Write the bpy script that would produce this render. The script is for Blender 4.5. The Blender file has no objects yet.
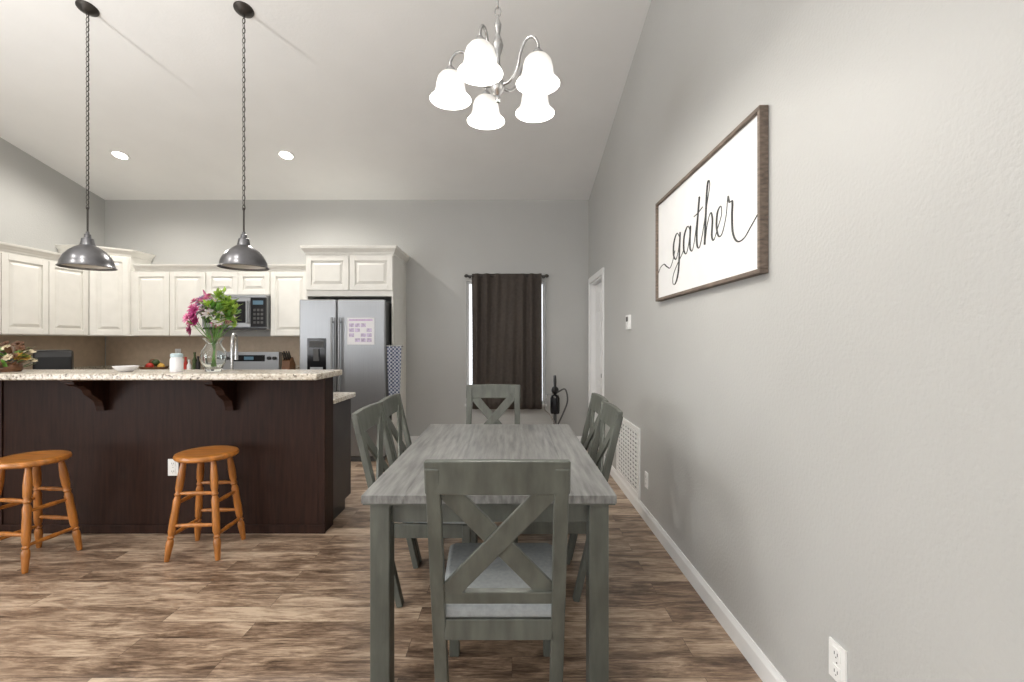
import bpy, bmesh, math, random
from mathutils import Vector, Matrix
random.seed(7)
scene = bpy.context.scene
try:
    scene.view_settings.view_transform = 'Standard'
except Exception:
    pass

# ------------------------------------------------------------ materials
def mat(name, c, rough=0.5, metal=0.0, var=0.06, vscale=8.0, bump=0.0, bscale=150.0,
        stretch=(1,1,1), emit=None, estr=0.0, alpha=1.0, trans=0.0, coat=0.0, spec=0.5):
    m = bpy.data.materials.new(name); m.use_nodes = True
    nt = m.node_tree; p = nt.nodes['Principled BSDF']
    p.inputs['Roughness'].default_value = rough
    p.inputs['Metallic'].default_value = metal
    p.inputs['Transmission Weight'].default_value = trans
    p.inputs['Coat Weight'].default_value = coat
    p.inputs['Specular IOR Level'].default_value = spec
    tc = nt.nodes.new('ShaderNodeTexCoord'); mp = nt.nodes.new('ShaderNodeMapping')
    mp.inputs['Scale'].default_value = stretch
    nt.links.new(tc.outputs['Object'], mp.inputs['Vector'])
    n = nt.nodes.new('ShaderNodeTexNoise'); n.inputs['Scale'].default_value = vscale
    n.inputs['Detail'].default_value = 4
    nt.links.new(mp.outputs['Vector'], n.inputs['Vector'])
    r = nt.nodes.new('ShaderNodeValToRGB')
    r.color_ramp.elements[0].position = 0.3; r.color_ramp.elements[1].position = 0.7
    r.color_ramp.elements[0].color = tuple(max(0, x*(1-var)) for x in c)+(1,)
    r.color_ramp.elements[1].color = tuple(min(1, x*(1+var)) for x in c)+(1,)
    nt.links.new(n.outputs['Fac'], r.inputs['Fac'])
    nt.links.new(r.outputs['Color'], p.inputs['Base Color'])
    if bump > 0:
        n2 = nt.nodes.new('ShaderNodeTexNoise'); n2.inputs['Scale'].default_value = bscale
        n2.inputs['Detail'].default_value = 3
        nt.links.new(mp.outputs['Vector'], n2.inputs['Vector'])
        b = nt.nodes.new('ShaderNodeBump'); b.inputs['Strength'].default_value = bump
        b.inputs['Distance'].default_value = 0.004
        nt.links.new(n2.outputs['Fac'], b.inputs['Height'])
        nt.links.new(b.outputs['Normal'], p.inputs['Normal'])
    if emit:
        p.inputs['Emission Color'].default_value = tuple(emit)+(1,)
        p.inputs['Emission Strength'].default_value = estr
    return m

M_wall = mat('wall_paint', (0.475,0.475,0.46), 0.5, var=0.02, vscale=2, bump=0.5, bscale=75)
M_ceil = mat('ceiling_paint', (0.84,0.845,0.84), 0.6, var=0.02, vscale=2, bump=0.3, bscale=50)
M_trim = mat('trim_white', (0.84,0.84,0.83), 0.4, var=0.02)
M_cab = mat('cabinet_white', (0.84,0.825,0.775), 0.4, var=0.03)
M_warmwall = mat('warm_lit_wall', (0.50,0.40,0.30), 0.45, var=0.08, vscale=14)  # wall colour with the warm kitchen light put into it
M_dark = mat('espresso_wood', (0.026,0.0105,0.0065), 0.5, var=0.35, vscale=6, stretch=(8,8,0.6), spec=0.2)
M_dkside = mat('espresso_side', (0.045,0.04,0.04), 0.4, var=0.2, vscale=6, spec=0.35)
M_steel = mat('stainless_steel', (0.36,0.37,0.385), 0.38, 0.8, var=0.05, vscale=5, stretch=(40,40,0.5))
M_chrome = mat('brushed_nickel', (0.50,0.50,0.50), 0.25, 1.0, var=0.04)
M_black = mat('black_plastic', (0.012,0.012,0.013), 0.35, var=0.1)
M_blkglass = mat('black_glass', (0.01,0.01,0.012), 0.12, var=0.1, spec=0.3)
M_pew = mat('pewter_metal', (0.20,0.20,0.21), 0.28, 0.95, var=0.15, vscale=12)
M_bronze = mat('dark_bronze', (0.07,0.065,0.06), 0.4, 0.8, var=0.1)
M_shadein = mat('shade_inner', (0.75,0.73,0.68), 0.5, var=0.03)
M_oak = mat('honey_oak', (0.42,0.155,0.028), 0.33, var=0.3, vscale=7, stretch=(5,5,1.0), coat=0.3)
M_oakseat = mat('honey_oak_seat', (0.45,0.17,0.032), 0.3, var=0.3, vscale=7, stretch=(1,8,1), coat=0.3)
M_tab = mat('greywash_wood_top', (0.20,0.20,0.193), 0.3, var=0.42, vscale=5, stretch=(10,0.8,4), bump=0.12, bscale=30)
M_grey = mat('greywash_wood', (0.100,0.106,0.090), 0.4, var=0.25, vscale=5, stretch=(5,5,1.0))
M_fab = mat('grey_fabric', (0.30,0.32,0.325), 0.9, var=0.1, vscale=60, bump=0.3, bscale=400)
M_curt = mat('curtain_fabric', (0.060,0.048,0.040), 0.85, var=0.15, vscale=30, bump=0.2, bscale=300)
M_plate = mat('switch_plate', (0.85,0.85,0.83), 0.35, var=0.01)
M_slot = mat('slot_dark', (0.08,0.08,0.08), 0.6)
M_ventback = mat('vent_shadow_grey', (0.25,0.25,0.25), 0.7)
M_signw = mat('sign_board_white', (0.80,0.80,0.795), 0.6, var=0.02)
M_frame = mat('weathered_frame', (0.15,0.115,0.09), 0.7, var=0.4, vscale=10, stretch=(3,1,8))
M_ink = mat('black_ink', (0.03,0.03,0.03), 0.6)
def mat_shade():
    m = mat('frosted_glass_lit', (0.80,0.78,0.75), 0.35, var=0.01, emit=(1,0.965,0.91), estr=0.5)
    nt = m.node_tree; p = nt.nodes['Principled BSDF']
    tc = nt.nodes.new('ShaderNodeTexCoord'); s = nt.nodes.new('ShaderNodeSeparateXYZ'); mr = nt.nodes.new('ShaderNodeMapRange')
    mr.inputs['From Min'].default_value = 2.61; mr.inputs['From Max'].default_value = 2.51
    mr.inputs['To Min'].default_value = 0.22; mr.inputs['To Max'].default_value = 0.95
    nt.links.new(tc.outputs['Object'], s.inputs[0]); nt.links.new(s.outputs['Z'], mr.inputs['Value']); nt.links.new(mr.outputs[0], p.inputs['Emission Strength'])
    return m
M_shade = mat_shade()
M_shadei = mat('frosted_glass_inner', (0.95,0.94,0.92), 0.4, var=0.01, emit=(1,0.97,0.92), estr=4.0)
M_led = mat('lamp_lens', (0.95,0.95,0.9), 0.4, var=0.01, emit=(1,0.96,0.88), estr=14)
M_bulb = mat('bulb_glow', (0.95,0.95,0.9), 0.4, var=0.01, emit=(1,0.95,0.85), estr=10)
M_red = mat('red_paint', (0.45,0.03,0.02), 0.5)
M_brown = mat('brown_wood', (0.14,0.06,0.025), 0.5, var=0.2)
M_green = mat('leaf_green', (0.11,0.26,0.035), 0.6, var=0.4, vscale=25)
M_lime = mat('leaf_lime', (0.32,0.48,0.07), 0.6, var=0.3, vscale=25)
M_dkgreen = mat('leaf_dark', (0.05,0.08,0.025), 0.6, var=0.3, vscale=25)
M_pink = mat('petal_pink', (0.70,0.22,0.38), 0.6, var=0.25, vscale=25)
M_mag = mat('petal_magenta', (0.36,0.02,0.14), 0.6, var=0.25, vscale=25)
M_lil = mat('petal_lilac', (0.55,0.38,0.62), 0.6, var=0.2, vscale=25)
M_wht = mat('petal_white', (0.85,0.78,0.78), 0.6, var=0.1, vscale=25)
M_yel = mat('petal_yellow', (0.66,0.38,0.07), 0.6, var=0.25, vscale=25)
M_cream = mat('petal_cream', (0.75,0.65,0.45), 0.6, var=0.15, vscale=25)
M_paper = mat('paper_white', (0.85,0.84,0.86), 0.7, var=0.02)
M_paperp = mat('paper_print', (0.60,0.52,0.68), 0.7, var=0.3, vscale=40)
M_disp = mat('display_blue', (0.05,0.08,0.1), 0.3, emit=(0.2,0.6,0.9), estr=0.12)

def glass(name, col=(0.95,0.98,0.97), rough=0.03):
    m = mat(name, col, rough, var=0.01, trans=1.0); return m
M_glass = glass('clear_glass')
def thin_glass(name):
    m = bpy.data.materials.new(name); m.use_nodes = True; nt = m.node_tree
    for n in list(nt.nodes): nt.nodes.remove(n)
    o = nt.nodes.new('ShaderNodeOutputMaterial'); mx = nt.nodes.new('ShaderNodeMixShader')
    t = nt.nodes.new('ShaderNodeBsdfTransparent'); g = nt.nodes.new('ShaderNodeBsdfGlossy')
    g.inputs['Roughness'].default_value = 0.05; mx.inputs[0].default_value = 0.08
    nt.links.new(t.outputs[0], mx.inputs[1]); nt.links.new(g.outputs[0], mx.inputs[2])
    nt.links.new(mx.outputs[0], o.inputs[0]); return m
M_pane = thin_glass('window_pane')

def mat_floor():
    m = bpy.data.materials.new('vinyl_plank_floor'); m.use_nodes = True
    nt = m.node_tree; L = nt.links.new; p = nt.nodes['Principled BSDF']
    tc = nt.nodes.new('ShaderNodeTexCoord')
    br = nt.nodes.new('ShaderNodeTexBrick')
    br.inputs['Color1'].default_value = (0,0,0,1); br.inputs['Color2'].default_value = (1,1,1,1)
    br.inputs['Mortar'].default_value = (0.5,0.5,0.5,1)
    br.inputs['Scale'].default_value = 1; br.inputs['Mortar Size'].default_value = 0.0010
    br.inputs['Brick Width'].default_value = 1.22; br.inputs['Row Height'].default_value = 0.122
    br.offset = 0.37; br.offset_frequency = 2
    L(tc.outputs['Object'], br.inputs['Vector'])
    mul = nt.nodes.new('ShaderNodeVectorMath'); mul.operation = 'MULTIPLY_ADD'
    L(br.outputs['Color'], mul.inputs[0]); mul.inputs[1].default_value = (7,5,3)
    L(tc.outputs['Object'], mul.inputs[2])
    def noise(sc, s, det, rough, dist):
        mp = nt.nodes.new('ShaderNodeMapping'); mp.inputs['Scale'].default_value = sc
        L(mul.outputs[0], mp.inputs['Vector'])
        n = nt.nodes.new('ShaderNodeTexNoise'); n.inputs['Scale'].default_value = s
        n.inputs['Detail'].default_value = det; n.inputs['Roughness'].default_value = rough
        n.inputs['Distortion'].default_value = dist
        L(mp.outputs[0], n.inputs['Vector']); return n
    n1 = noise((2.0,16,1), 2.6, 10, 0.75, 1.2)
    n2 = noise((1.3,4.5,1), 2.0, 5, 0.6, 0.8)
    n3 = noise((3,40,1), 4.0, 4, 0.6, 0.3)
    a = nt.nodes.new('ShaderNodeMath'); a.operation = 'MULTIPLY'; a.inputs[1].default_value = 0.17
    L(br.outputs['Color'], a.inputs[0])
    prev = a
    for n, k in ((n1,0.90),(n2,0.95),(n3,0.42)):
        b = nt.nodes.new('ShaderNodeMath'); b.operation = 'MULTIPLY_ADD'; b.inputs[1].default_value = k
        L(n.outputs['Fac'], b.inputs[0]); L(prev.outputs[0], b.inputs[2]); prev = b
    c = nt.nodes.new('ShaderNodeMath'); c.operation = 'SUBTRACT'; c.inputs[1].default_value = 0.715
    L(prev.outputs[0], c.inputs[0])
    r = nt.nodes.new('ShaderNodeValToRGB'); cr = r.color_ramp
    cr.elements[0].position = 0.26; cr.elements[0].color = (0.082,0.050,0.033,1)
    cr.elements[1].position = 0.74; cr.elements[1].color = (0.60,0.47,0.345,1)
    e = cr.elements.new(0.38); e.color = (0.175,0.115,0.077,1)
    e = cr.elements.new(0.50); e.color = (0.30,0.208,0.143,1)
    e = cr.elements.new(0.61); e.color = (0.45,0.335,0.24,1)
    L(c.outputs[0], r.inputs['Fac'])
    mx = nt.nodes.new('ShaderNodeMix'); mx.data_type = 'RGBA'
    L(br.outputs['Fac'], mx.inputs['Factor']); L(r.outputs['Color'], mx.inputs['A'])
    mx.inputs['B'].default_value = (0.08,0.055,0.04,1)
    L(mx.outputs['Result'], p.inputs['Base Color'])
    p.inputs['Roughness'].default_value = 0.34
    bp = nt.nodes.new('ShaderNodeBump'); bp.inputs['Strength'].default_value = 0.15; bp.inputs['Distance'].default_value = 0.003
    L(n1.outputs['Fac'], bp.inputs['Height']); L(bp.outputs[0], p.inputs['Normal'])
    return m
M_floor = mat_floor()

def mat_granite():
    m = bpy.data.materials.new('granite'); m.use_nodes = True
    nt = m.node_tree; L = nt.links.new; p = nt.nodes['Principled BSDF']
    tc = nt.nodes.new('ShaderNodeTexCoord')
    v = nt.nodes.new('ShaderNodeTexVoronoi'); v.inputs['Scale'].default_value = 90
    n = nt.nodes.new('ShaderNodeTexNoise'); n.inputs['Scale'].default_value = 40; n.inputs['Detail'].default_value = 6
    L(tc.outputs['Object'], v.inputs['Vector']); L(tc.outputs['Object'], n.inputs['Vector'])
    s = nt.nodes.new('ShaderNodeSeparateColor'); L(v.outputs['Color'], s.inputs[0])
    a = nt.nodes.new('ShaderNodeMath'); a.operation = 'MULTIPLY_ADD'; a.inputs[1].default_value = 0.5
    L(s.outputs[0], a.inputs[0]); L(n.outputs['Fac'], a.inputs[2])
    r = nt.nodes.new('ShaderNodeValToRGB'); cr = r.color_ramp
    cr.elements[0].position = 0.40; cr.elements[0].color = (0.14,0.11,0.09,1)
    cr.elements[1].position = 0.95; cr.elements[1].color = (0.70,0.66,0.58,1)
    e = cr.elements.new(0.55); e.color = (0.46,0.40,0.32,1)
    e = cr.elements.new(0.72); e.color = (0.60,0.54,0.45,1)
    L(a.outputs[0], r.inputs['Fac']); L(r.outputs['Color'], p.inputs['Base Color'])
    p.inputs['Roughness'].default_value = 0.2
    return m
M_gran = mat_granite()

def mat_plaid():
    m = bpy.data.materials.new('plaid_cloth'); m.use_nodes = True
    nt = m.node_tree; L = nt.links.new; p = nt.nodes['Principled BSDF']
    tc = nt.nodes.new('ShaderNodeTexCoord')
    ch = nt.nodes.new('ShaderNodeTexChecker'); ch.inputs['Scale'].default_value = 48
    ch.inputs['Color1'].default_value = (0.07,0.09,0.17,1); ch.inputs['Color2'].default_value = (0.55,0.57,0.62,1)
    mp = nt.nodes.new('ShaderNodeMapping'); mp.inputs['Scale'].default_value = (1,0.0,1); mp.inputs['Location'].default_value = (0,0.01,0)
    L(tc.outputs['Object'], mp.inputs['Vector'])
    L(mp.outputs[0], ch.inputs['Vector']); L(ch.outputs['Color'], p.inputs['Base Color'])
    p.inputs['Roughness'].default_value = 0.9
    return m
M_plaid = mat_plaid()

# ------------------------------------------------------------ mesh builder
def catmull(pts, n=6, closed=False):
    P = [Vector(p) for p in pts]; out = []
    N = len(P)
    rng = N if closed else N-1
    for i in range(rng):
        p0 = P[(i-1) % N] if closed or i > 0 else P[0]*2-P[1]
        p1 = P[i]; p2 = P[(i+1) % N]
        p3 = P[(i+2) % N] if closed or i+2 < N else P[-1]*2-P[-2]
        for k in range(n):
            t = k/n
            out.append(0.5*((2*p1)+(p2-p0)*t+(2*p0-5*p1+4*p2-p3)*t*t+(3*p1-p0-3*p2+p3)*t**3))
    if not closed: out.append(P[-1])
    return out

class B:
    def __init__(s): s.bm = bmesh.new(); s.mats = []
    def mi(s, m):
        if m not in s.mats: s.mats.append(m)
        return s.mats.index(m)
    def face(s, vs, i, smooth=False):
        try:
            f = s.bm.faces.new(vs); f.material_index = i; f.smooth = smooth; return f
        except ValueError: return None
    def box(s, x0, x1, y0, y1, z0, z1, m, M=None):
        i = s.mi(m); co = [(x,y,z) for x in (x0,x1) for y in (y0,y1) for z in (z0,z1)]
        v = [s.bm.verts.new(M @ Vector(c) if M else c) for c in co]
        for q in ((0,1,3,2),(4,6,7,5),(0,4,5,1),(2,3,7,6),(0,2,6,4),(1,5,7,3)):
            s.face([v[k] for k in q], i)
    def beam(s, p0, p1, w, d, m, up=(0,1,0)):
        p0 = Vector(p0); p1 = Vector(p1); z = (p1-p0).normalized(); u = Vector(up)
        u = (u - z*u.dot(z)).normalized(); x = z.cross(u)
        i = s.mi(m); v = []
        for p in (p0,p1):
            for a,b in ((-1,-1),(1,-1),(1,1),(-1,1)):
                v.append(s.bm.verts.new(p + x*(a*w/2) + u*(b*d/2)))
        for q in ((0,3,2,1),(4,5,6,7),(0,1,5,4),(1,2,6,5),(2,3,7,6),(3,0,4,7)):
            s.face([v[k] for k in q], i)
    def prism(s, poly, axis, lo, hi, m):
        i = s.mi(m)
        def mk(p, h):
            if axis == 'x': return (h, p[0], p[1])
            if axis == 'y': return (p[0], h, p[1])
            return (p[0], p[1], h)
        a = [s.bm.verts.new(mk(p, lo)) for p in poly]; b = [s.bm.verts.new(mk(p, hi)) for p in poly]
        n = len(poly)
        s.face(a[::-1], i); s.face(b, i)
        for k in range(n): s.face([a[k], a[(k+1)%n], b[(k+1)%n], b[k]], i)
    def lathe(s, prof, c, m, seg=32, M=None, cap=True, sx=1, sy=1):
        i = s.mi(m); rings = []
        for r, z in prof:
            if r < 1e-5:
                p = Vector((c[0], c[1], c[2]+z)); rings.append([s.bm.verts.new(M @ p if M else p)]); continue
            ring = []
            for k in range(seg):
                a = 2*math.pi*k/seg
                p = Vector((c[0]+r*sx*math.cos(a), c[1]+r*sy*math.sin(a), c[2]+z))
                ring.append(s.bm.verts.new(M @ p if M else p))
            rings.append(ring)
        for a, b in zip(rings, rings[1:]):
            if len(a) == 1 and len(b) == 1: continue
            for k in range(seg):
                k2 = (k+1) % seg
                if len(a) == 1: s.face([a[0], b[k2], b[k]], i, True)
                elif len(b) == 1: s.face([a[k], a[k2], b[0]], i, True)
                else: s.face([a[k], a[k2], b[k2], b[k]], i, True)
        if cap:
            if len(rings[0]) > 1: s.face(rings[0][::-1], i)
            if len(rings[-1]) > 1: s.face(rings[-1], i)
    def sweep(s, pts, r, m, seg=8, closed=False, flat=1.0):
        i = s.mi(m); P = [Vector(p) for p in pts]; N = len(P); rings = []
        T0 = (P[1]-P[0]).normalized()
        ref = Vector((0,0,1)) if abs(T0.z) < 0.9 else Vector((1,0,0))
        u = (ref - T0*ref.dot(T0)).normalized()
        for k in range(N):
            if closed: T = (P[(k+1)%N]-P[k-1]).normalized()
            else: T = (P[min(k+1,N-1)]-P[max(k-1,0)]).normalized()
            u = (u - T*u.dot(T)).normalized(); w = T.cross(u)
            rr = r[k] if isinstance(r, (list,tuple)) else r
            rings.append([s.bm.verts.new(P[k]+u*(rr*math.cos(2*math.pi*j/seg))+w*(rr*flat*math.sin(2*math.pi*j/seg))) for j in range(seg)])
        for k in range(N if closed else N-1):
            a = rings[k]; b = rings[(k+1)%N]
            for j in range(seg): s.face([a[j], a[(j+1)%seg], b[(j+1)%seg], b[j]], i, True)
        if not closed:
            s.face(rings[0][::-1], i); s.face(rings[-1], i)
    def cyl(s, p0, p1, r0, m, r1=None, seg=20):
        r1 = r0 if r1 is None else r1
        s.sweep([p0, p1], [r0, r1], m, seg)
    def turned(s, p0, p1, prof, m, seg=16):
        p0 = Vector(p0); p1 = Vector(p1)
        s.sweep([p0.lerp(p1, t) for t, r in prof], [r for t, r in prof], m, seg)
    def sphere(s, c, r, m, sc=(1,1,1), seg=12, rings=8, R=None):
        i = s.mi(m); c = Vector(c); rows = []
        for a in range(rings+1):
            th = math.pi*a/rings
            if a in (0, rings):
                p = Vector((0,0,r*math.cos(th)*sc[2])); p = R @ p if R else p
                rows.append([s.bm.verts.new(c+p)]); continue
            row = []
            for b in range(seg):
                ph = 2*math.pi*b/seg
                p = Vector((r*math.sin(th)*math.cos(ph)*sc[0], r*math.sin(th)*math.sin(ph)*sc[1], r*math.cos(th)*sc[2]))
                p = R @ p if R else p
                row.append(s.bm.verts.new(c+p))
            rows.append(row)
        for a, b in zip(rows, rows[1:]):
            for k in range(seg):
                k2 = (k+1) % seg
                if len(a) == 1: s.face([a[0], b[k], b[k2]], i, True)
                elif len(b) == 1: s.face([a[k], b[0], a[k2]], i, True)
                else: s.face([a[k], b[k], b[k2], a[k2]], i, True)
    def finish(s, name, parent=None, loc=(0,0,0), rz=0, bevel=0.0, bseg=2, solid=0):
        bmesh.ops.recalc_face_normals(s.bm, faces=s.bm.faces)
        s.bm.normal_update()
        for e in s.bm.edges:
            if len(e.link_faces) == 2 and e.calc_face_angle(0) > math.radians(40): e.smooth = False
        me = bpy.data.meshes.new(name); s.bm.to_mesh(me); s.bm.free()
        for m in s.mats: me.materials.append(m)
        o = bpy.data.objects.new(name, me); scene.collection.objects.link(o)
        o.location = loc; o.rotation_euler = (0,0,rz)
        if parent: o.parent = parent
        if bevel > 0:
            md = o.modifiers.new('bevel', 'BEVEL'); md.width = bevel; md.segments = bseg
            md.limit_method = 'ANGLE'; md.angle_limit = math.radians(50)
        return o

def empty(name, loc=(0,0,0), rz=0):
    o = bpy.data.objects.new(name, None); scene.collection.objects.link(o)
    o.location = loc; o.rotation_euler = (0,0,rz); o.empty_display_size = 0.1
    return o

def light(name, kind, loc, power, parent=None, color=(1,1,1), size=0.1, sizey=None, rot=(0,0,0), spot=None):
    d = bpy.data.lights.new(name, kind); d.energy = power; d.color = color
    if kind == 'AREA':
        d.shape = 'RECTANGLE'; d.size = size; d.size_y = sizey or size
    else: d.shadow_soft_size = size
    if spot: d.spot_size = spot; d.spot_blend = 0.6
    o = bpy.data.objects.new(name, d); scene.collection.objects.link(o)
    o.location = loc; o.rotation_euler = rot
    if parent: o.parent = parent
    return o

# ------------------------------------------------------------ room
XR, XL, YB, YF = 1.0, -5.31, 6.0, -5.5
ZB, SL, YRIDGE = 3.18, 0.224, -0.3
def cz(y):
    return ZB+SL*(YB-y) if y >= YRIDGE else ZB+SL*(YB-YRIDGE)-SL*(YRIDGE-y)
b = B(); b.box(XL-0.15, XR+0.15, YF-0.15, YB+0.15, -0.12, 0, M_floor); b.finish('floor')
b = B()
b.prism([(YB+0.15, cz(YB+0.15)), (YRIDGE, cz(YRIDGE)), (YF-0.15, cz(YF-0.15)), (YF-0.15, cz(YF-0.15)+0.15), (YRIDGE, cz(YRIDGE)+0.15), (YB+0.15, cz(YB+0.15)+0.15)], 'x', XL-0.15, XR+0.15, M_ceil)
b.finish('ceiling')
WX0, WX1, WZ0, WZ1 = -0.595, 0.435, 0.52, 2.12
b = B(); T = 0.14
b.box(XL, WX0, YB, YB+T, 0, ZB, M_wall); b.box(WX1, XR, YB, YB+T, 0, ZB, M_wall)
b.box(WX0, WX1, YB, YB+T, 0, WZ0, M_wall); b.box(WX0, WX1, YB, YB+T, WZ1, ZB, M_wall)
b.finish('wall_back')
DY0, DY1, DZ = 5.05, 5.86, 2.07
b = B()
b.prism([(YF,0),(DY0,0),(DY0,cz(DY0)),(YRIDGE,cz(YRIDGE)),(YF,cz(YF))], 'x', XR, XR+T, M_wall)
b.prism([(DY0,DZ),(DY1,DZ),(DY1,cz(DY1)),(DY0,cz(DY0))], 'x', XR, XR+T, M_wall)
b.prism([(DY1,0),(YB+T,0),(YB+T,cz(YB+T)),(DY1,cz(DY1))], 'x', XR, XR+T, M_wall)
b.finish('wall_right')
LY0, LY1, LZ0, LZ1 = -3.6, 0.8, 0.5, 2.3
b = B()
b.prism([(YF,0),(LY0,0),(LY0,cz(LY0)),(YF,cz(YF))], 'x', XL-T, XL, M_wall)
b.prism([(LY0,0),(LY1,0),(LY1,LZ0),(LY0,LZ0)], 'x', XL-T, XL, M_wall)
b.prism([(LY0,LZ1),(LY1,LZ1),(LY1,cz(LY1)),(YRIDGE,cz(YRIDGE)),(LY0,cz(LY0))], 'x', XL-T, XL, M_wall)
b.prism([(LY1,0),(YB+T,0),(YB+T,cz(YB+T)),(LY1,cz(LY1))], 'x', XL-T, XL, M_wall)
b.finish('wall_left')
PX0, PX1, PZ1 = -4.3, 0.2, 2.3
b = B(); zf = cz(YF)
b.box(XL, PX0, YF-T, YF, 0, zf, M_wall); b.box(PX1, XR, YF-T, YF, 0, zf, M_wall); b.box(PX0, PX1, YF-T, YF, PZ1, zf, M_wall)
b.finish('wall_front')
def window(name, axis, a0, a1, z0, z1, p, mull, w=0.05):
    b = B()
    def bx(u0,u1,v0,v1,d0,d1,m):
        if axis == 'y': b.box(u0,u1,p+d0,p+d1,v0,v1,m)
        else: b.box(p+d0,p+d1,u0,u1,v0,v1,m)
    bx(a0,a0+w,z0,z1,0,.06,M_trim); bx(a1-w,a1,z0,z1,0,.06,M_trim)
    bx(a0+w,a1-w,z0,z0+w,0,.06,M_trim); bx(a0+w,a1-w,z1-w,z1,0,.06,M_trim)
    for k in range(1,mull):
        c = a0+(a1-a0)*k/mull; bx(c-.025,c+.025,z0+w,z1-w,0,.06,M_trim)
    bx(a0+w,a1-w,z0+w,z1-w,.025,.032,M_pane)
    return b.finish(name)
window('window_1', 'y', WX0, WX1, WZ0, WZ1, YB+0.05, 1, 0.03)
window('added_window_left', 'x', LY0, LY1, LZ0, LZ1, XL-0.11, 4)  # unseen opening, added to bring light in from the side
window('added_window_rear', 'y', PX0, PX1, 0.0, PZ1, YF-0.11, 3)  # unseen opening behind the camera, added to let fill light in
b = B(); b.box(WX0-0.02, WX1+0.02, YB-0.03, YB, WZ0-0.03, WZ0, M_trim); b.finish('trim_1', bevel=0.004)
def bb(name, axis, a0, a1, p, sgn):
    b = B(); prof = [(0,0),(0.014,0),(0.014,0.075),(0.009,0.088),(0.006,0.1),(0,0.1)]
    pr = [(p+sgn*u, z) for u,z in prof]
    b.prism(pr, 'y' if axis == 'y' else 'x', a0, a1, M_trim)
    return b.finish(name)
bb('baseboard_right', 'y', YF, DY0-0.075, XR, -1)
bb('baseboard_back', 'x', -1.36, XR-0.015, YB, -1)
bb('baseboard_left', 'y', YF, 3.5, XL, 1)
d = empty('door_1', (XR, (DY0+DY1)/2, 0))
hw = (DY1-DY0)/2
b = B()
b.box(0.06, 0.10, -hw+0.025, hw-0.025, 0.01, DZ-0.025, M_trim)
for (y0,y1) in ((-hw+0.12,-0.05),(0.05,hw-0.12)):
    for (z0,z1) in ((0.2,0.85),(1.0,1.6),(1.7,1.93)):
        b.box(0.052, 0.06, y0, y1, z0, z1, M_trim)
b.finish('slab', d, bevel=0.004)
b = B()
b.box(0, T, -hw, -hw+0.02, 0, DZ, M_trim); b.box(0, T, hw-0.02, hw, 0, DZ, M_trim); b.box(0, T, -hw+0.02, hw-0.02, DZ-0.02, DZ, M_trim)
b.finish('jamb', d)
b = B(); b.lathe([(0.0,-0.06),(0.026,-0.055),(0.028,-0.035),(0.012,-0.02),(0.012,-0.008),(0.03,-0.006),(0.03,0)], (0,0,0), M_bronze, 16,
                 M=Matrix.Translation((0.055,-hw+0.10,0.95)) @ Matrix.Rotation(math.radians(90),4,'Y'))
b.finish('knob', d)
b = B(); cw = 0.07
b.box(XR-0.018, XR, DY0-cw, DY0, 0, DZ+cw, M_trim); b.box(XR-0.018, XR, DY1, DY1+cw, 0, DZ+cw, M_trim)
b.box(XR-0.018, XR, DY0, DY1, DZ, DZ+cw, M_trim); b.finish('trim_2', bevel=0.005)

# ------------------------------------------------------------ kitchen cabinets
def cab_door(b, w, h, M, m=M_cab):
    t = 0.02; f = 0.06
    b.box(0,f,-t,0,0,h,m,M); b.box(w-f,w,-t,0,0,h,m,M)
    b.box(f,w-f,-t,0,0,f,m,M); b.box(f,w-f,-t,0,h-f,h,m,M)
    b.box(f,w-f,-0.006,0,f,h-f,m,M)
    g = 0.014; s_ = 0.03
    i = b.mi(m)
    def V(x,y,z): return b.bm.verts.new(M @ Vector((x,y,z)))
    x0,x1,z0,z1 = f+g, w-f-g, f+g, h-f-g
    if x1-x0 > 2.5*s_ and z1-z0 > 2.5*s_:
        o = [V(x0,-0.006,z0),V(x1,-0.006,z0),V(x1,-0.006,z1),V(x0,-0.006,z1)]
        n = [V(x0+s_,-0.02,z0+s_),V(x1-s_,-0.02,z0+s_),V(x1-s_,-0.02,z1-s_),V(x0+s_,-0.02,z1-s_)]
        b.face(n, i)
        for k in range(4): b.face([o[k],o[(k+1)%4],n[(k+1)%4],n[k]], i)
def crown(b, poly, z, m=M_cab, h=0.08):
    prof = [(0.0,0.0),(0.008,0.0),(0.012,0.02),(0.03,0.045),(0.045,0.06),(0.05,h),(0.0,h)]
    i = b.mi(m); rows = []
    n = len(poly); P = [Vector((p[0],p[1])) for p in poly]
    for k in range(n):
        ns = []
        if k > 0: dd = (P[k]-P[k-1]).normalized(); ns.append(Vector((dd.y,-dd.x)))
        if k < n-1: dd = (P[k+1]-P[k]).normalized(); ns.append(Vector((dd.y,-dd.x)))
        nn = ns[0] if len(ns) == 1 else (ns[0]+ns[1])/(1+ns[0].dot(ns[1]))
        rows.append([b.bm.verts.new((P[k].x+nn.x*u, P[k].y+nn.y*u, z+v)) for u,v in prof])
    for a, c in zip(rows, rows[1:]):
        for j in range(len(prof)-1): b.face([a[j],a[j+1],c[j+1],c[j]], i)
        b.face([a[-1],a[0],c[0],c[-1]], i)
    b.face(rows[0], i); b.face(rows[-1][::-1], i)
Tr = Matrix.Translation; Rz = lambda a: Matrix.Rotation(a,4,'Z')
G = 0.004
UF = -4.98
c = B(); y0, y1 = 3.55, 5.388
c.box(XL+0.001, UF, y0, y1, 1.40, 2.22, M_cab)
nd = 4; w = (y1-y0)/nd
for k in range(nd):
    M = Tr((UF, y0+k*w+G, 1.41)) @ Rz(math.pi/2); cab_door(c, w-2*G, 0.79, M)
crown(c, [(XL+0.001,y0),(UF,y0),(UF,y1)], 2.22)
c.finish('wall_cabinet', bevel=0.0025)
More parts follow.
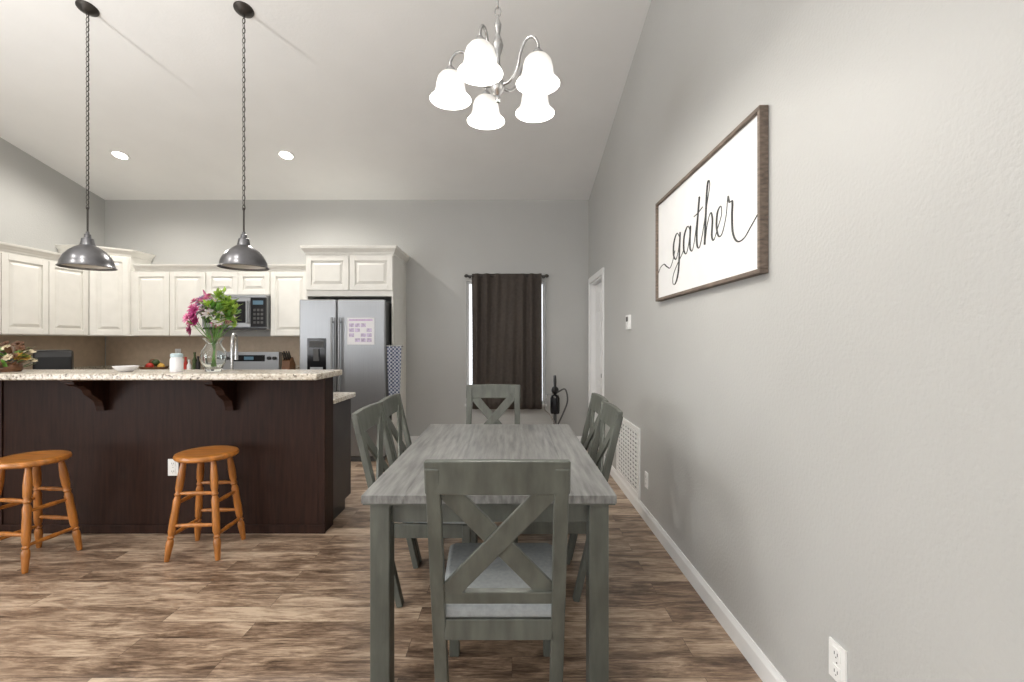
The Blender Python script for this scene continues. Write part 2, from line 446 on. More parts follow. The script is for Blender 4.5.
c = B(); pts = [(XL+.001,YB-.001),(XL+.001,5.392),(-4.98,5.392),(-4.702,5.67),(-4.702,YB-.001)]
c.prism(pts, 'z', 1.40, 2.38, M_cab)
dl = math.hypot(.278,.278)
M = Tr((-4.98,5.392,1.41)) @ Rz(math.radians(45)) @ Tr((0.02,0,0)); cab_door(c, dl-0.04, 0.95, M)
crown(c, [(XL+.001,5.392),(-4.98,5.392),(-4.702,5.67),(-4.702,YB-.001)], 2.38)
c.finish('wall_cabinet', bevel=0.0025)
c = B(); FY = 5.67
c.box(-4.70, -3.76, FY, YB-.001, 1.40, 2.20, M_cab)
for x in (-4.65, -4.205): cab_door(c, 0.437, 0.78, Tr((x,FY,1.41)))
c.box(-3.76, -2.975, FY, YB-.001, 1.90, 2.20, M_cab)
for x in (-3.755, -3.365): cab_door(c, 0.385, 0.28, Tr((x,FY,1.91)))
c.box(-2.975, -2.40, FY, YB-.001, 1.40, 2.20, M_cab)
cab_door(c, 0.46, 0.78, Tr((-2.965,FY,1.41)))
crown(c, [(-4.64,FY),(-2.40,FY)], 2.20)
c.finish('wall_cabinet', bevel=0.0025)
c = B(); FX0, FX1, FY2 = -2.395, -1.38, 5.35
c.box(FX0, FX1, FY2, YB-.001, 1.86, 2.35, M_cab)
c.box(FX1-0.02, FX1, FY2, YB-.001, 0, 1.86, M_cab); c.box(FX0, FX0+0.02, FY2, YB-.001, 0, 1.86, M_cab)
wd = (FX1-FX0)/2
for k in range(2): cab_door(c, wd-0.012, 0.40, Tr((FX0+k*wd+0.006,FY2,1.93)))
crown(c, [(FX0,YB-.001),(FX0,FY2),(FX1,FY2),(FX1,YB-.001)], 2.35, h=0.09)
c.finish('refrigerator_cabinet', bevel=0.0025)
c = B()
c.box(XL+.001, -3.765, 5.40, YB-.001, 0.1, 0.88, M_cab); c.box(-2.965, -2.40, 5.40, YB-.001, 0.1, 0.88, M_cab)
c.box(XL+.001, -4.70, 3.55, 5.40, 0.1, 0.88, M_cab)
c.box(XL+.001, -3.765, 5.47, YB-.001, 0, 0.1, M_black); c.box(-2.965, -2.40, 5.47, YB-.001, 0, 0.1, M_black); c.box(XL+.001,-4.77,3.6,5.47,0,.1,M_black)
for x in (-4.66,-4.21): cab_door(c, 0.44, 0.72, Tr((x,5.40,0.13)))
cab_door(c, 0.54, 0.72, Tr((-2.955,5.40,0.13)))
for k in range(4): cab_door(c, 0.44, 0.72, Tr((-4.70,3.57+k*0.455,0.13)) @ Rz(math.pi/2))
c.box(XL+.001, -3.765, 5.37, YB-.001, 0.88, 0.92, M_gran); c.box(-2.965, -2.40, 5.37, YB-.001, 0.88, 0.92, M_gran)
c.box(XL+.001, -4.67, 3.53, 5.37, 0.88, 0.92, M_gran)
c.box(XL+.001, -3.765, YB-.02, YB-.001, 0.92, 1.02, M_gran); c.box(XL+.001, XL+.02, 3.53, YB-.02, 0.92, 1.02, M_gran)
c.box(-2.965, -2.40, YB-.02, YB-.001, 0.92, 1.02, M_gran)
c.finish('base_cabinet', bevel=0.003)
c = B(); c.box(XL+.021,-2.40,YB-.006,YB-.0005,1.022,1.399,M_warmwall); c.box(XL+.0005,XL+.006,3.53,YB-.006,1.022,1.399,M_warmwall); c.finish('warm_light_strip')  # beige strip over the wall paints in warm light below the cabinets

# ------------------------------------------------------------ microwave
r = empty('microwave', (-3.368, 5.60, 1.48))
c = B(); hw = 0.385
c.box(-hw, hw, 0, 0.395, 0, 0.415, M_steel)
c.finish('body', r, bevel=0.004)
c = B()
c.box(-hw, 0.20, -0.03, 0, 0.03, 0.385, M_steel); c.box(-hw+0.05, 0.14, -0.034, -0.03, 0.08, 0.34, M_blkglass)
c.box(0.205, hw, -0.03, 0, 0.03, 0.385, M_blkglass); c.box(0.23, hw-0.03, -0.032, -0.03, 0.30, 0.35, M_disp)
for i_ in range(4):
    for j in range(3): c.box(0.235+j*0.045, 0.265+j*0.045, -0.032, -0.03, 0.07+i_*0.05, 0.10+i_*0.05, M_slot)
c.box(-hw, hw, -0.03, 0, 0.39, 0.415, M_steel); c.box(-hw, hw, -0.02, 0, 0, 0.025, M_black)
c.cyl((0.175,-0.065,0.07),(0.175,-0.065,0.35),0.011,M_steel); c.cyl((0.175,-0.065,0.09),(0.175,-0.03,0.09),0.007,M_steel); c.cyl((0.175,-0.065,0.33),(0.175,-0.03,0.33),0.007,M_steel)
c.finish('door', r, bevel=0.002)

# ------------------------------------------------------------ range
r = empty('kitchen_range', (-3.365, 5.33, 0))
c = B(); hw = 0.38
c.box(-hw,hw,0.02,0.64,0.02,0.90,M_steel); c.box(-hw,hw,0,0.56,0.90,0.92,M_blkglass)
c.box(-hw,hw,0.56,0.64,0.92,1.20,M_steel)
c.box(-0.20,0.20,0.552,0.56,1.08,1.16,M_blkglass); c.box(-0.06,0.06,0.548,0.552,1.10,1.14,M_disp)
for x in (-0.33,-0.26,0.26,0.33): c.cyl((x,0.56,1.12),(x,0.53,1.12),0.022,M_black)
c.box(-hw+.01,hw-.01,-0.01,0.02,0.22,0.80,M_steel); c.box(-0.25,0.25,-0.014,-0.01,0.35,0.65,M_blkglass)
c.box(-hw+.01,hw-.01,-0.01,0.02,0.03,0.20,M_steel); c.cyl((-0.32,-0.05,0.74),(0.32,-0.05,0.74),0.012,M_steel)
for x in (-0.3,0.3): c.cyl((x,-0.05,0.74),(x,-0.01,0.74),0.009,M_steel)
for x in (-0.18,0.18):
    for y in (0.15,0.42): c.lathe([(0.09,0),(0.09,0.003),(0,0.003)],(x,y,0.92),M_slot,24)
c.finish('body', r, bevel=0.003)

# ------------------------------------------------------------ refrigerator
r = empty('refrigerator', (-1.885, 5.10, 0))
hw = 0.455
c = B(); c.box(-hw,hw,0.07,0.80,0.02,1.78,M_slot); c.finish('cabinet_body', r, bevel=0.004)
c = B()
c.box(-hw-0.02,-0.063,0,0.065,0.06,1.80,M_steel); c.finish('freezer_door', r, bevel=0.012)
c = B(); c.box(-0.055,hw+0.02,0,0.065,0.06,1.80,M_steel); c.finish('fridge_door', r, bevel=0.012)
c = B()
for x in (-0.10,-0.018):
    c.cyl((x,-0.045,0.45),(x,-0.045,1.60),0.013,M_steel)
    for z in (0.5,1.55): c.cyl((x,-0.045,z),(x,0.0,z),0.01,M_steel)
c.finish('handles', r)
c = B(); c.box(-0.385,-0.175,-0.004,0.0,0.99,1.37,M_blkglass); c.box(-0.36,-0.20,-0.008,-0.004,1.27,1.34,M_slot)
c.box(-0.35,-0.21,-0.010,-0.004,1.02,1.05,M_steel); c.box(-0.31,-0.25,-0.02,-0.004,1.12,1.25,M_slot)
c.box(-hw,hw,0.02,0.07,0.0,0.055,M_slot)
c.finish('dispenser', r, bevel=0.002)
c = B(); c.box(0.06,0.36,-0.003,0.0,1.30,1.60,M_paper)
for k in range(4):
    for j in range(4):
        if (k*3+j*5) % 4: c.box(0.08+k*0.065,0.135+k*0.065,-0.005,-0.003,1.33+j*0.055,1.37+j*0.055,M_paperp)
c.box(0.08,0.34,-0.005,-0.003,1.565,1.58,M_lil)
c.finish('notes', r)
c = B(); n = 14; rows = []
i_ = c.mi(M_plaid)
for lay in (0,1):
    for k in range(n+1):
        x = -0.08+0.16*k/n; off = 0.012*math.sin(k*1.3)
        rows.append([c.bm.verts.new((x*(0.85+0.15*math.cos(z*4)), off+0.014*lay, z)) for z in (0, -0.18, -0.36, -0.55)])
for lay in (0,1):
    for k in range(n):
        a = rows[lay*(n+1)+k]; q = rows[lay*(n+1)+k+1]
        for j in range(3): c.face([a[j],a[j+1],q[j+1],q[j]], i_, True)
for k in range(n):
    for j in (0,3): c.face([rows[k][j],rows[k+1][j],rows[n+2+k][j],rows[n+1+k][j]], i_)
for k in (0,n):
    for j in range(3): c.face([rows[k][j],rows[k][j+1],rows[n+1+k][j+1],rows[n+1+k][j]], i_)
c.cyl((-0.094,0.006,0.004),(0.09,0.006,0.004),0.006,M_chrome); c.sphere((0.09,0.006,0.004),0.011,M_chrome)
c.finish('kitchen_towel', loc=(-1.313,5.125,1.28))

# ------------------------------------------------------------ peninsula
r = empty('kitchen_peninsula', (0,0,0))
PXR, PXL = -1.305, -4.15
c = B()
c.box(PXL,PXR,3.21,3.36,0,1.09,M_dark)
c.box(PXL,PXR+0.006,3.198,3.21,0,0.06,M_dark); c.box(PXR-0.05,PXR+0.004,3.20,3.21,0.06,1.09,M_dark)
c.box(-3.60,-3.55,3.20,3.21,0.06,1.09,M_dark)
c.finish('bar_panel', r, bevel=0.003)
c = B(); c.box(PXL,PXR-0.005,3.36,3.74,0.1,0.88,M_dkside); c.box(PXL,PXR-0.03,3.36,3.68,0,0.1,M_black)
for k in range(5): cab_door(c, 0.52, 0.72, Tr((-1.34-k*0.55,3.74,0.13)) @ Rz(math.pi), M_dark)
c.finish('base', r, bevel=0.003)
c = B(); c.box(PXL-0.02,PXR+0.015,3.36,3.80,0.88,0.918,M_gran); c.finish('lower_counter', r, bevel=0.006)
c = B(); c.box(PXL-0.02,-1.24,2.92,3.37,1.09,1.132,M_gran); c.finish('bar_top', r, bevel=0.010, bseg=3)
for x in (-1.95,-2.84):
    c = B(); prof = [(3.209,1.089),(2.95,1.089),(2.95,1.06),(2.985,1.045),(3.02,1.04),(3.06,1.015),(3.08,0.98),(3.115,0.955),(3.15,0.93),(3.165,0.89),(3.17,0.86),(3.209,0.86)]
    c.prism(prof,'x',x-0.03,x+0.03,M_dark); c.box(x-0.04,x+0.04,2.93,3.209,1.075,1.089,M_dark)
    c.finish('corbel', r, bevel=0.004)

def outlet(name, M, nout=2):
    c = B(); c.box(-0.036,0.036,-0.006,0,-0.058,0.058,M_plate,M)
    for z in (-0.027,0.027):
        c.box(-0.017,0.017,-0.009,-0.006,z-0.017,z+0.017,M_plate,M)
        c.box(-0.008,-0.005,-0.0095,-0.009,z-0.004,z+0.006,M_slot,M); c.box(0.005,0.008,-0.0095,-0.009,z-0.004,z+0.006,M_slot,M)
        c.box(-0.002,0.002,-0.0095,-0.009,z-0.012,z-0.008,M_slot,M)
    c.box(-0.002,0.002,-0.0075,-0.006,-0.002,0.002,M_slot,M)
    return c.finish(name, bevel=0.0015)
RW = Rz(-math.pi/2)
outlet('wall_outlet', Tr((-2.36,3.209,0.46)))
outlet('wall_outlet', Tr((XR-0.0005,3.41,0.31)) @ RW)
outlet('wall_outlet', Tr((XR-0.0005,1.407,0.355)) @ RW)
outlet('wall_outlet', Tr((-4.35,YB-0.0065,1.18)))
c = B(); M = Tr((XR-0.0005,3.90,1.50)) @ RW
c.box(-0.045,0.045,-0.025,0,-0.06,0.06,M_plate,M); c.box(-0.03,0.03,-0.027,-0.025,0.005,0.045,M_slot,M); c.box(-0.025,0.025,-0.028,-0.025,-0.04,-0.02,M_trim,M)
c.finish('thermostat', bevel=0.004)
r = empty('return_air_vent', (XR-0.0005, 3.97, 0.105))
c = B(); W2 = 0.39; H = 0.55; M = RW
c.box(-W2,W2,-0.012,0,0,0.03,M_plate,M); c.box(-W2,W2,-0.012,0,H-0.03,H,M_plate,M)
c.box(-W2,-W2+0.03,-0.012,0,0.03,H-0.03,M_plate,M); c.box(W2-0.03,W2,-0.012,0,0.03,H-0.03,M_plate,M)
c.box(-W2+0.03,W2-0.03,-0.002,0,0.03,H-0.03,M_ventback,M)
nsl = 14
for k in range(nsl):
    z = 0.045+(H-0.09)*k/(nsl-1)
    c.box(-W2+0.03,W2-0.03,-0.010,-0.006,z-0.009,z+0.009,M_plate,M)
nv = 9
for k in range(nv):
    x = -W2+0.07+(2*W2-0.14)*k/(nv-1); c.box(x-0.006,x+0.006,-0.011,-0.002,0.03,H-0.03,M_plate,M)
c.finish('grille', r)

# ------------------------------------------------------------ wall sign
SW, SH = 1.30, 0.655
r = empty('wall_sign', (XR-0.001, 1.79+SW, 1.605)); M = RW
c = B(); c.box(0.015,SW-0.015,-0.020,0,0.015,SH-0.015,M_signw,M); c.finish('board', r)
c = B(); fw = 0.018; fd = -0.036
c.box(0,SW,fd,0,0,fw,M_frame,M); c.box(0,SW,fd,0,SH-fw,SH,M_frame,M); c.box(0,fw,fd,0,fw,SH-fw,M_frame,M); c.box(SW-fw,SW,fd,0,fw,SH-fw,M_frame,M)
c.finish('frame', r, bevel=0.002)
strokes = [
 [(.020,.20),(.07,.232),(.14,.24),(.20,.215),(.26,.20),(.31,.235),(.35,.29)],
 [(.43,.355),(.385,.385),(.335,.34),(.33,.265),(.37,.235),(.415,.29),(.442,.38),(.435,.30),(.415,.16),(.365,.095),(.315,.095),(.32,.145),(.39,.20),(.47,.245),(.51,.28)],
 [(.60,.355),(.56,.385),(.51,.34),(.505,.265),(.54,.238),(.58,.29),(.607,.378),(.60,.30),(.605,.25),(.635,.24),(.67,.30),(.71,.42),(.735,.50),(.72,.43),(.70,.32),(.705,.25),(.735,.238),(.775,.30),(.83,.43),(.865,.515),(.85,.545),(.832,.49),(.818,.37),(.805,.235)],
 [(.805,.24),(.835,.33),(.875,.378),(.90,.34),(.893,.26),(.915,.237),(.955,.28),(1.0,.335),(.995,.378),(.96,.36),(.948,.295),(.97,.243),(1.01,.25),(1.05,.32),(1.068,.40),(1.085,.372),(1.115,.365),(1.112,.30),(1.12,.225),(1.16,.180),(1.22,.18),(1.28,.215),(1.35,.26)],
 [(.655,.415),(.71,.42),(.775,.435)],
]
c = B(); ks = SW/1.38
for st in strokes:
    P2 = catmull([(a*ks,bq-0.012,0) for a,bq in st], 8)
    pts = [M @ Vector((p.x,-0.0205,p.y)) for p in P2]
    rad = []
    for k in range(len(P2)):
        dd = P2[min(k+1,len(P2)-1)]-P2[max(k-1,0)]; dd.normalize()
        rad.append(0.0030+0.0036*max(0,-dd.y))
    c.sweep(pts, rad, M_ink, 6)
c.finish('lettering', r)

# ------------------------------------------------------------ curtain on its rod
r = empty('window_curtain', (-0.07, 5.90, 2.175))
c = B(); c.cyl((-0.50,0,0),(0.50,0,0),0.009,M_bronze)
for x in (-0.515,0.515): c.sphere((x,0,0),0.022,M_bronze,(1.3,1,1))
for x in (-0.48,0.48): c.cyl((x,0,0),(x,0.0995,0),0.007,M_bronze); c.cyl((x,0.09,0),(x,0.0995,0),0.02,M_bronze)
c.finish('curtain_rod', r)
c = B(); i_ = c.mi(M_curt); NX, NZ = 150, 16; g = []
for iz in range(NZ+1):
    tz = iz/NZ; z = 0.028 - 1.735*tz; row = []
    for ix in range(NX+1):
        u = ix/NX; x = -0.445+0.893*u
        amp = 0.020*(0.7+0.6*math.sin(u*9+tz))
        y = amp*math.cos(u*2*math.pi*6.5 + 0.9*math.sin(u*7)+0.35*tz*math.sin(u*7)) + 0.006*math.sin(u*47+tz*4)
        y -= 0.012
        row.append(c.bm.verts.new((x+0.008*math.sin(u*6+tz*2.5)*tz, y, z)))
    g.append(row)
for iz in range(NZ):
    for ix in range(NX): c.face([g[iz][ix],g[iz][ix+1],g[iz+1][ix+1],g[iz+1][ix]], i_, True)
o = c.finish('fabric', r); md = o.modifiers.new('s','SOLIDIFY'); md.thickness = 0.003

# ------------------------------------------------------------ dining table
TX0, TX1, TY0, TY1 = -0.561, 0.39, 1.71, 3.18
r = empty('dining_table', ((TX0+TX1)/2,(TY0+TY1)/2,0)); hx = (TX1-TX0)/2; hy = (TY1-TY0)/2
c = B(); nb = 6
for k in range(nb):
    a = -hx+2*hx*k/nb; c.box(a+0.0003,a+2*hx/nb-0.0003,-hy,hy,0.735,0.765,M_tab)
c.box(-hx+0.004,hx-0.004,-hy+0.004,hy-0.004,0.728,0.7345,M_grey)
c.finish('top', r, bevel=0.0008)
c = B(); q = 0.055
c.box(-hx+q,hx-q,-hy+q,-hy+q+0.02,0.645,0.7275,M_grey); c.box(-hx+q,hx-q,hy-q-0.02,hy-q,0.645,0.7275,M_grey)
c.box(-hx+q,-hx+q+0.02,-hy+q,hy-q,0.645,0.7275,M_grey); c.box(hx-q-0.02,hx-q,-hy+q,hy-q,0.645,0.7275,M_grey)
c.finish('apron', r, bevel=0.002)
for k,(sx,sy) in enumerate(((-1,-1),(1,-1),(-1,1),(1,1))):
    c = B(); x = sx*(hx-0.062); y = sy*(hy-0.062); h_ = 0.0375
    c.box(x-h_,x+h_,y-h_,y+h_,0,0.728,M_grey); c.finish('leg_%d'%(k+1), r, bevel=0.005)

# ------------------------------------------------------------ dining chairs
def chair(x, y, rz):
    r = empty('dining_chair', (x,y,0), rz)
    def py(z): return 0.035 - 0.2375*z
    def P(x_,z): return (x_, py(z), z)
    c = B()
    for s_ in (-1,1):
        c.beam(P(s_*0.198,0.0), P(s_*0.198,0.955), 0.045, 0.032, M_grey)
    c.finish('back_posts', r, bevel=0.004)
    c = B(); n = 10; i_ = c.mi(M_grey); rows = []
    for k in range(n+1):
        xx = -0.224+0.448*k/n; bow = -0.012*math.cos(math.pi*xx/0.46)
        top = 0.975+0.004*math.cos(math.pi*xx/0.46); bot = 0.867
        rows.append([c.bm.verts.new((xx, py(min(z_,0.954))+bow+dy, z_)) for z_,dy in ((bot,-0.014),(top,-0.014),(top,0.014),(bot,0.014))])
    for a, q in zip(rows, rows[1:]):
        for j in range(4): c.face([a[j],a[(j+1)%4],q[(j+1)%4],q[j]], i_)
    c.face(rows[0][::-1], i_); c.face(rows[-1], i_)
    c.finish('top_rail', r, bevel=0.005)
    c = B()
    c.beam(P(-0.178,0.50), P(0.178,0.50), 0.045, 0.022, M_grey, up=(0,1,0.2375))
    nrm = (0,1,0.2375)
    for s_,o_ in ((1,-0.004),(-1,0.004)):
        pa = Vector(P(-s_*0.165,0.515)); pb = Vector(P(s_*0.165,0.885)); pa.y += o_; pb.y += o_
        c.beam(pa, pb, 0.066, 0.014, M_grey, up=nrm)
    c.finish('cross_back', r, bevel=0.003)
    c = B()
    c.prism([(-0.195,-0.075),(0.195,-0.075),(0.225,0.385),(0.20,0.41),(-0.20,0.41),(-0.225,0.385)], 'z', 0.415, 0.465, M_fab)
    c.finish('seat', r, bevel=0.02, bseg=4)
    c = B()
    c.box(-0.178,0.178,-0.072,-0.05,0.345,0.415,M_grey); c.box(-0.178,0.178,0.365,0.387,0.345,0.415,M_grey)
    for s_ in (-1,1): c.box(s_*0.2-0.011,s_*0.2+0.011,-0.04,0.37,0.345,0.415,M_grey)
    c.finish('seat_rails', r, bevel=0.003)
    for s_,nm in ((-1,'front_leg_1'),(1,'front_leg_2')):
        c = B(); c.beam((s_*0.2,0.37,0),(s_*0.2,0.37,0.414),0.042,0.042,M_grey); c.finish(nm, r, bevel=0.004)
    return r
chair(-0.045, 1.60, 0)
chair(-0.155, 3.63, math.pi)
chair(-0.60, 2.53, -math.pi/2)
chair(-0.60, 2.985, -math.pi/2)
chair(0.365, 2.58, math.pi/2)
chair(0.385, 3.03, math.pi/2)

# ------------------------------------------------------------ stools
def stool(x, y, rz):
    r = empty('bar_stool', (x,y,0), rz)
    c = B(); c.lathe([(0,0.595),(0.14,0.595),(0.165,0.598),(0.176,0.607),(0.178,0.618),(0.172,0.630),(0.155,0.636),(0.12,0.633),(0,0.630)],(0,0,0),M_oakseat,48)
    c.finish('seat', r)
    prof = [(0,0.013),(0.03,0.016),(0.10,0.018),(0.16,0.021),(0.20,0.0195),(0.215,0.014),(0.235,0.020),(0.25,0.014),(0.29,0.021),(0.40,0.022),(0.52,0.020),(0.60,0.022),(0.64,0.015),(0.66,0.021),(0.68,0.015),(0.72,0.021),(0.82,0.022),(0.92,0.018),(1.0,0.014)]
    k = 0
    for sx in (-1,1):
        for sy in (-1,1):
            k += 1; c = B()
            c.turned((sx*0.15,sy*0.15,0.002),(sx*0.088,sy*0.088,0.598),prof,M_oak); c.finish('leg_%d'%k, r)
    def at(sx,sy,z): f = 0.15-0.062*z/0.598; return Vector((sx*f,sy*f,z))
    c = B(); pr = [(0,0.009),(0.3,0.012),(0.5,0.014),(0.7,0.012),(1,0.009)]
    for z,pairs in ((0.15,(((-1,-1),(-1,1)),((1,-1),(1,1)))),(0.21,(((-1,-1),(1,-1)),((-1,1),(1,1)))),
                    (0.34,(((-1,-1),(-1,1)),((1,-1),(1,1)))),(0.40,(((-1,-1),(1,-1)),((-1,1),(1,1))))):
        for a,q in pairs: c.turned(at(*a,z),at(*q,z),pr,M_oak,10)
    c.finish('rungs', r)
stool(-1.955, 2.95, 0.06)
stool(-2.94, 2.82, -0.12)

# ------------------------------------------------------------ chain helper
def chain(b, x, y, z0, z1, m, pitch=0.030, w=0.011, th=0.0028):
    n = int((z1-z0)/pitch); pitch = (z1-z0)/n
    for k in range(n):
        zc = z0+pitch*(k+0.5); hh = pitch*0.5+th*1.1
        pts = []
        for j in range(12):
            a = 2*math.pi*j/12; u = w*math.cos(a); v = hh*math.sin(a)
            pts.append((x+u, y, zc+v) if k % 2 == 0 else (x, y+u, zc+v))
        b.sweep(pts, th, m, 5, closed=True)

def pendant(x, y):
    zc = cz(y); zr = 1.878
    r = empty('pendant_light', (x,y,0))
    tilt = Tr((0,0,zc)) @ Matrix.Rotation(-math.atan(SL),4,'X')
    c = B(); c.lathe([(0,-0.035),(0.02,-0.034),(0.035,-0.028),(0.066,-0.008),(0.068,-0.001),(0,-0.001)],(0,0,0),M_bronze,32,M=tilt)
    c.finish('canopy', r)
    c = B(); chain(c, 0, 0, zr+0.42, zc-0.03, M_bronze, 0.036, 0.011, 0.0024)
    c.cyl((0.004,0.0,zr+0.2),(0.004,0.0,zc-0.03),0.002,M_bronze,seg=6)
    c.finish('chain', r)
    c = B(); c.cyl((0,0,zr+0.24),(0,0,zr+0.43),0.006,M_bronze); c.sphere((0,0,zr+0.43),0.010,M_bronze)
    c.finish('stem', r)
    c = B()
    c.lathe([(0.0,0.262),(0.010,0.26),(0.012,0.245),(0.020,0.24),(0.022,0.215),(0.036,0.208),(0.040,0.18),(0.046,0.160),(0.070,0.146),(0.105,0.118),(0.135,0.080),(0.152,0.040),(0.157,0.012),(0.168,0.0),(0.166,-0.003),
             (0.154,0.010),(0.149,0.038),(0.132,0.076),(0.103,0.112),(0.068,0.139),(0.040,0.150)],(0,0,zr),M_pew,48,cap=False)
    c.finish('dome', r)
    c = B(); c.lathe([(0.150,0.012),(0.146,0.038),(0.129,0.074),(0.100,0.109),(0.066,0.136),(0.0,0.140)],(0,0,zr),M_shadein,48,cap=False); c.finish('liner', r)
    c = B(); c.sphere((0,0,zr+0.075),0.026,M_shadein); c.cyl((0,0,zr+0.09),(0,0,zr+0.138),0.017,M_trim); c.finish('bulb', r)
pendant(-3.10, 3.36); pendant(-1.965, 3.37)

# ------------------------------------------------------------ recessed lights
def downlight(x, y, power):
    zc = cz(y); sgn = -1 if y >= YRIDGE else 1
    r = empty('recessed_light', (x,y,zc)); r.rotation_euler = (sgn*math.atan(SL),0,0)
    c = B(); c.lathe([(0.068,-0.004),(0.09,-0.006),(0.094,-0.001),(0.068,-0.001)],(0,0,0),M_trim,32,cap=False); c.finish('trim_ring', r)
    c = B(); c.lathe([(0.0,-0.003),(0.069,-0.003),(0.069,-0.001),(0,-0.001)],(0,0,0),M_led,32,cap=False); c.finish('lens', r)
    light('lamp','SPOT',(0,0,-0.02),power,r,(1,0.95,0.88),0.07,spot=math.radians(165))
for x,y,p in ((-4.32,5.07,95),(-2.49,5.07,110),(-4.32,1.2,110),(-2.49,1.2,120),(-3.4,-2.5,40),(-0.9,-2.5,10)):  # past the kitchen pair, all are unseen lamps added as fill
    downlight(x,y,p)

def add_uplight(x, y, power):  # unseen lamp added behind the camera to brighten the ceiling
    r = empty('added_uplight', (x,y,0))
    c = B(); c.lathe([(0,0),(0.14,0),(0.14,0.015),(0.03,0.03),(0.014,0.05),(0.012,1.48),(0.03,1.50),(0,1.50)],(0,0,0),M_bronze,24); c.finish('stand', r)
    c = B(); c.lathe([(0.02,1.50),(0.10,1.53),(0.17,1.60),(0.18,1.62),(0.174,1.62),(0.10,1.54),(0.0,1.515)],(0,0,0),M_shadein,32,cap=False); c.finish('bowl', r)
    light('lamp','SPOT',(0,0,1.60),power,r,(1,0.98,0.95),0.08,rot=(math.pi,0,0),spot=math.radians(160))
add_uplight(-3.9,0.6,320); add_uplight(-2.2,-1.8,240)

# ------------------------------------------------------------ chandelier
CX, CY = -0.067, 2.196; zc = cz(CY)
r = empty('chandelier', (CX,CY,0))
tilt = Tr((0,0,zc)) @ Matrix.Rotation(-math.atan(SL),4,'X')
c = B(); c.lathe([(0,-0.035),(0.03,-0.03),(0.062,-0.008),(0.064,-0.001),(0,-0.001)],(0,0,0),M_chrome,32,M=tilt); c.finish('canopy', r)
c = B(); chain(c,0,0,2.89,zc-0.03,M_chrome,0.04,0.014,0.0032); c.finish('chain', r)
c = B(); c.lathe([(0,2.475),(0.010,2.48),(0.014,2.495),(0.008,2.51),(0.02,2.525),(0.032,2.545),(0.034,2.565),(0.02,2.59),(0.012,2.61),(0.016,2.64),(0.011,2.66),(0.011,2.70),(0.018,2.72),(0.026,2.75),(0.018,2.78),(0.010,2.80),(0.015,2.83),(0.017,2.85),(0.006,2.875),(0.005,2.895),(0,2.897)],(0,0,0),M_chrome,24); c.finish('column', r)
RAD = 0.226
for k in range(5):
    a = math.radians(180+72*k); ca, sa = math.cos(a), math.sin(a)
    c = B()
    pts = catmull([(u*ca,u*sa,z) for u,z in ((0.03,2.555),(0.075,2.56),(0.115,2.605),(0.13,2.665),(0.16,2.715),(0.20,2.715),(RAD,2.675),(RAD,2.645))],6)
    c.sweep(pts,0.0068,M_chrome,10)
    c.lathe([(0.0,0.02),(0.012,0.015),(0.024,0.0),(0.028,-0.02),(0.0,-0.02)],(RAD*ca,RAD*sa,2.635),M_chrome,20)
    c.finish('arm_%d'%(k+1), r)
    zb = 2.492; S = 0.86
    c = B()
    c.lathe([(q,z*S) for q,z in ((0.026,0.148),(0.046,0.140),(0.060,0.120),(0.067,0.09),(0.069,0.062),(0.075,0.038),(0.086,0.016),(0.096,0.003),(0.098,0.0))],(RAD*ca,RAD*sa,zb),M_shade,32,cap=False)
    c.lathe([(q,z*S) for q,z in ((0.098,0.0),(0.094,0.002),(0.083,0.016),(0.072,0.038),(0.065,0.062),(0.063,0.09),(0.056,0.116),(0.043,0.135),(0.0,0.144))],(RAD*ca,RAD*sa,zb),M_shadei,32,cap=False)
    c.finish('glass_shade_%d'%(k+1), r)
    c = B(); c.sphere((RAD*ca,RAD*sa,zb+0.06),0.026,M_bulb,(1,1,1.3)); c.finish('bulb_%d'%(k+1), r)
    light('bulb_light_%d'%(k+1),'POINT',(RAD*ca,RAD*sa,zb+0.014),7,r,(1,0.96,0.9),0.03)

# ------------------------------------------------------------ small objects
def flower(b, c, r, m, mc, npet=9, d=None):
    c = Vector(c); d = (d or Vector((0,-0.5,1))).normalized()
    q = d.to_track_quat('Z','Y').to_matrix()
    for lay,(rr,up) in enumerate(((1.0,0.0),(0.65,0.25))):
        for k in range(npet):
            a = 2*math.pi*(k+0.5*lay)/npet
            R = q @ Matrix.Rotation(a,3,'Z') @ Matrix.Rotation(math.radians(-15-30*lay),3,'Y')
            b.sphere(c+R @ Vector((r*0.55*rr,0,0))+d*r*0.1*lay, r*0.5*rr, m, (1,0.42,0.13), 8, 5, R)
    b.sphere(c+d*r*0.12, r*0.22, mc, (1,1,0.7), 8, 5)
def leaf(b, c, L_, w, m, d):
    d = Vector(d).normalized(); q = d.to_track_quat('X','Z').to_matrix()
    b.sphere(Vector(c)+d*L_*0.5, L_*0.5, m, (1,w/L_,0.05), 8, 6, q)

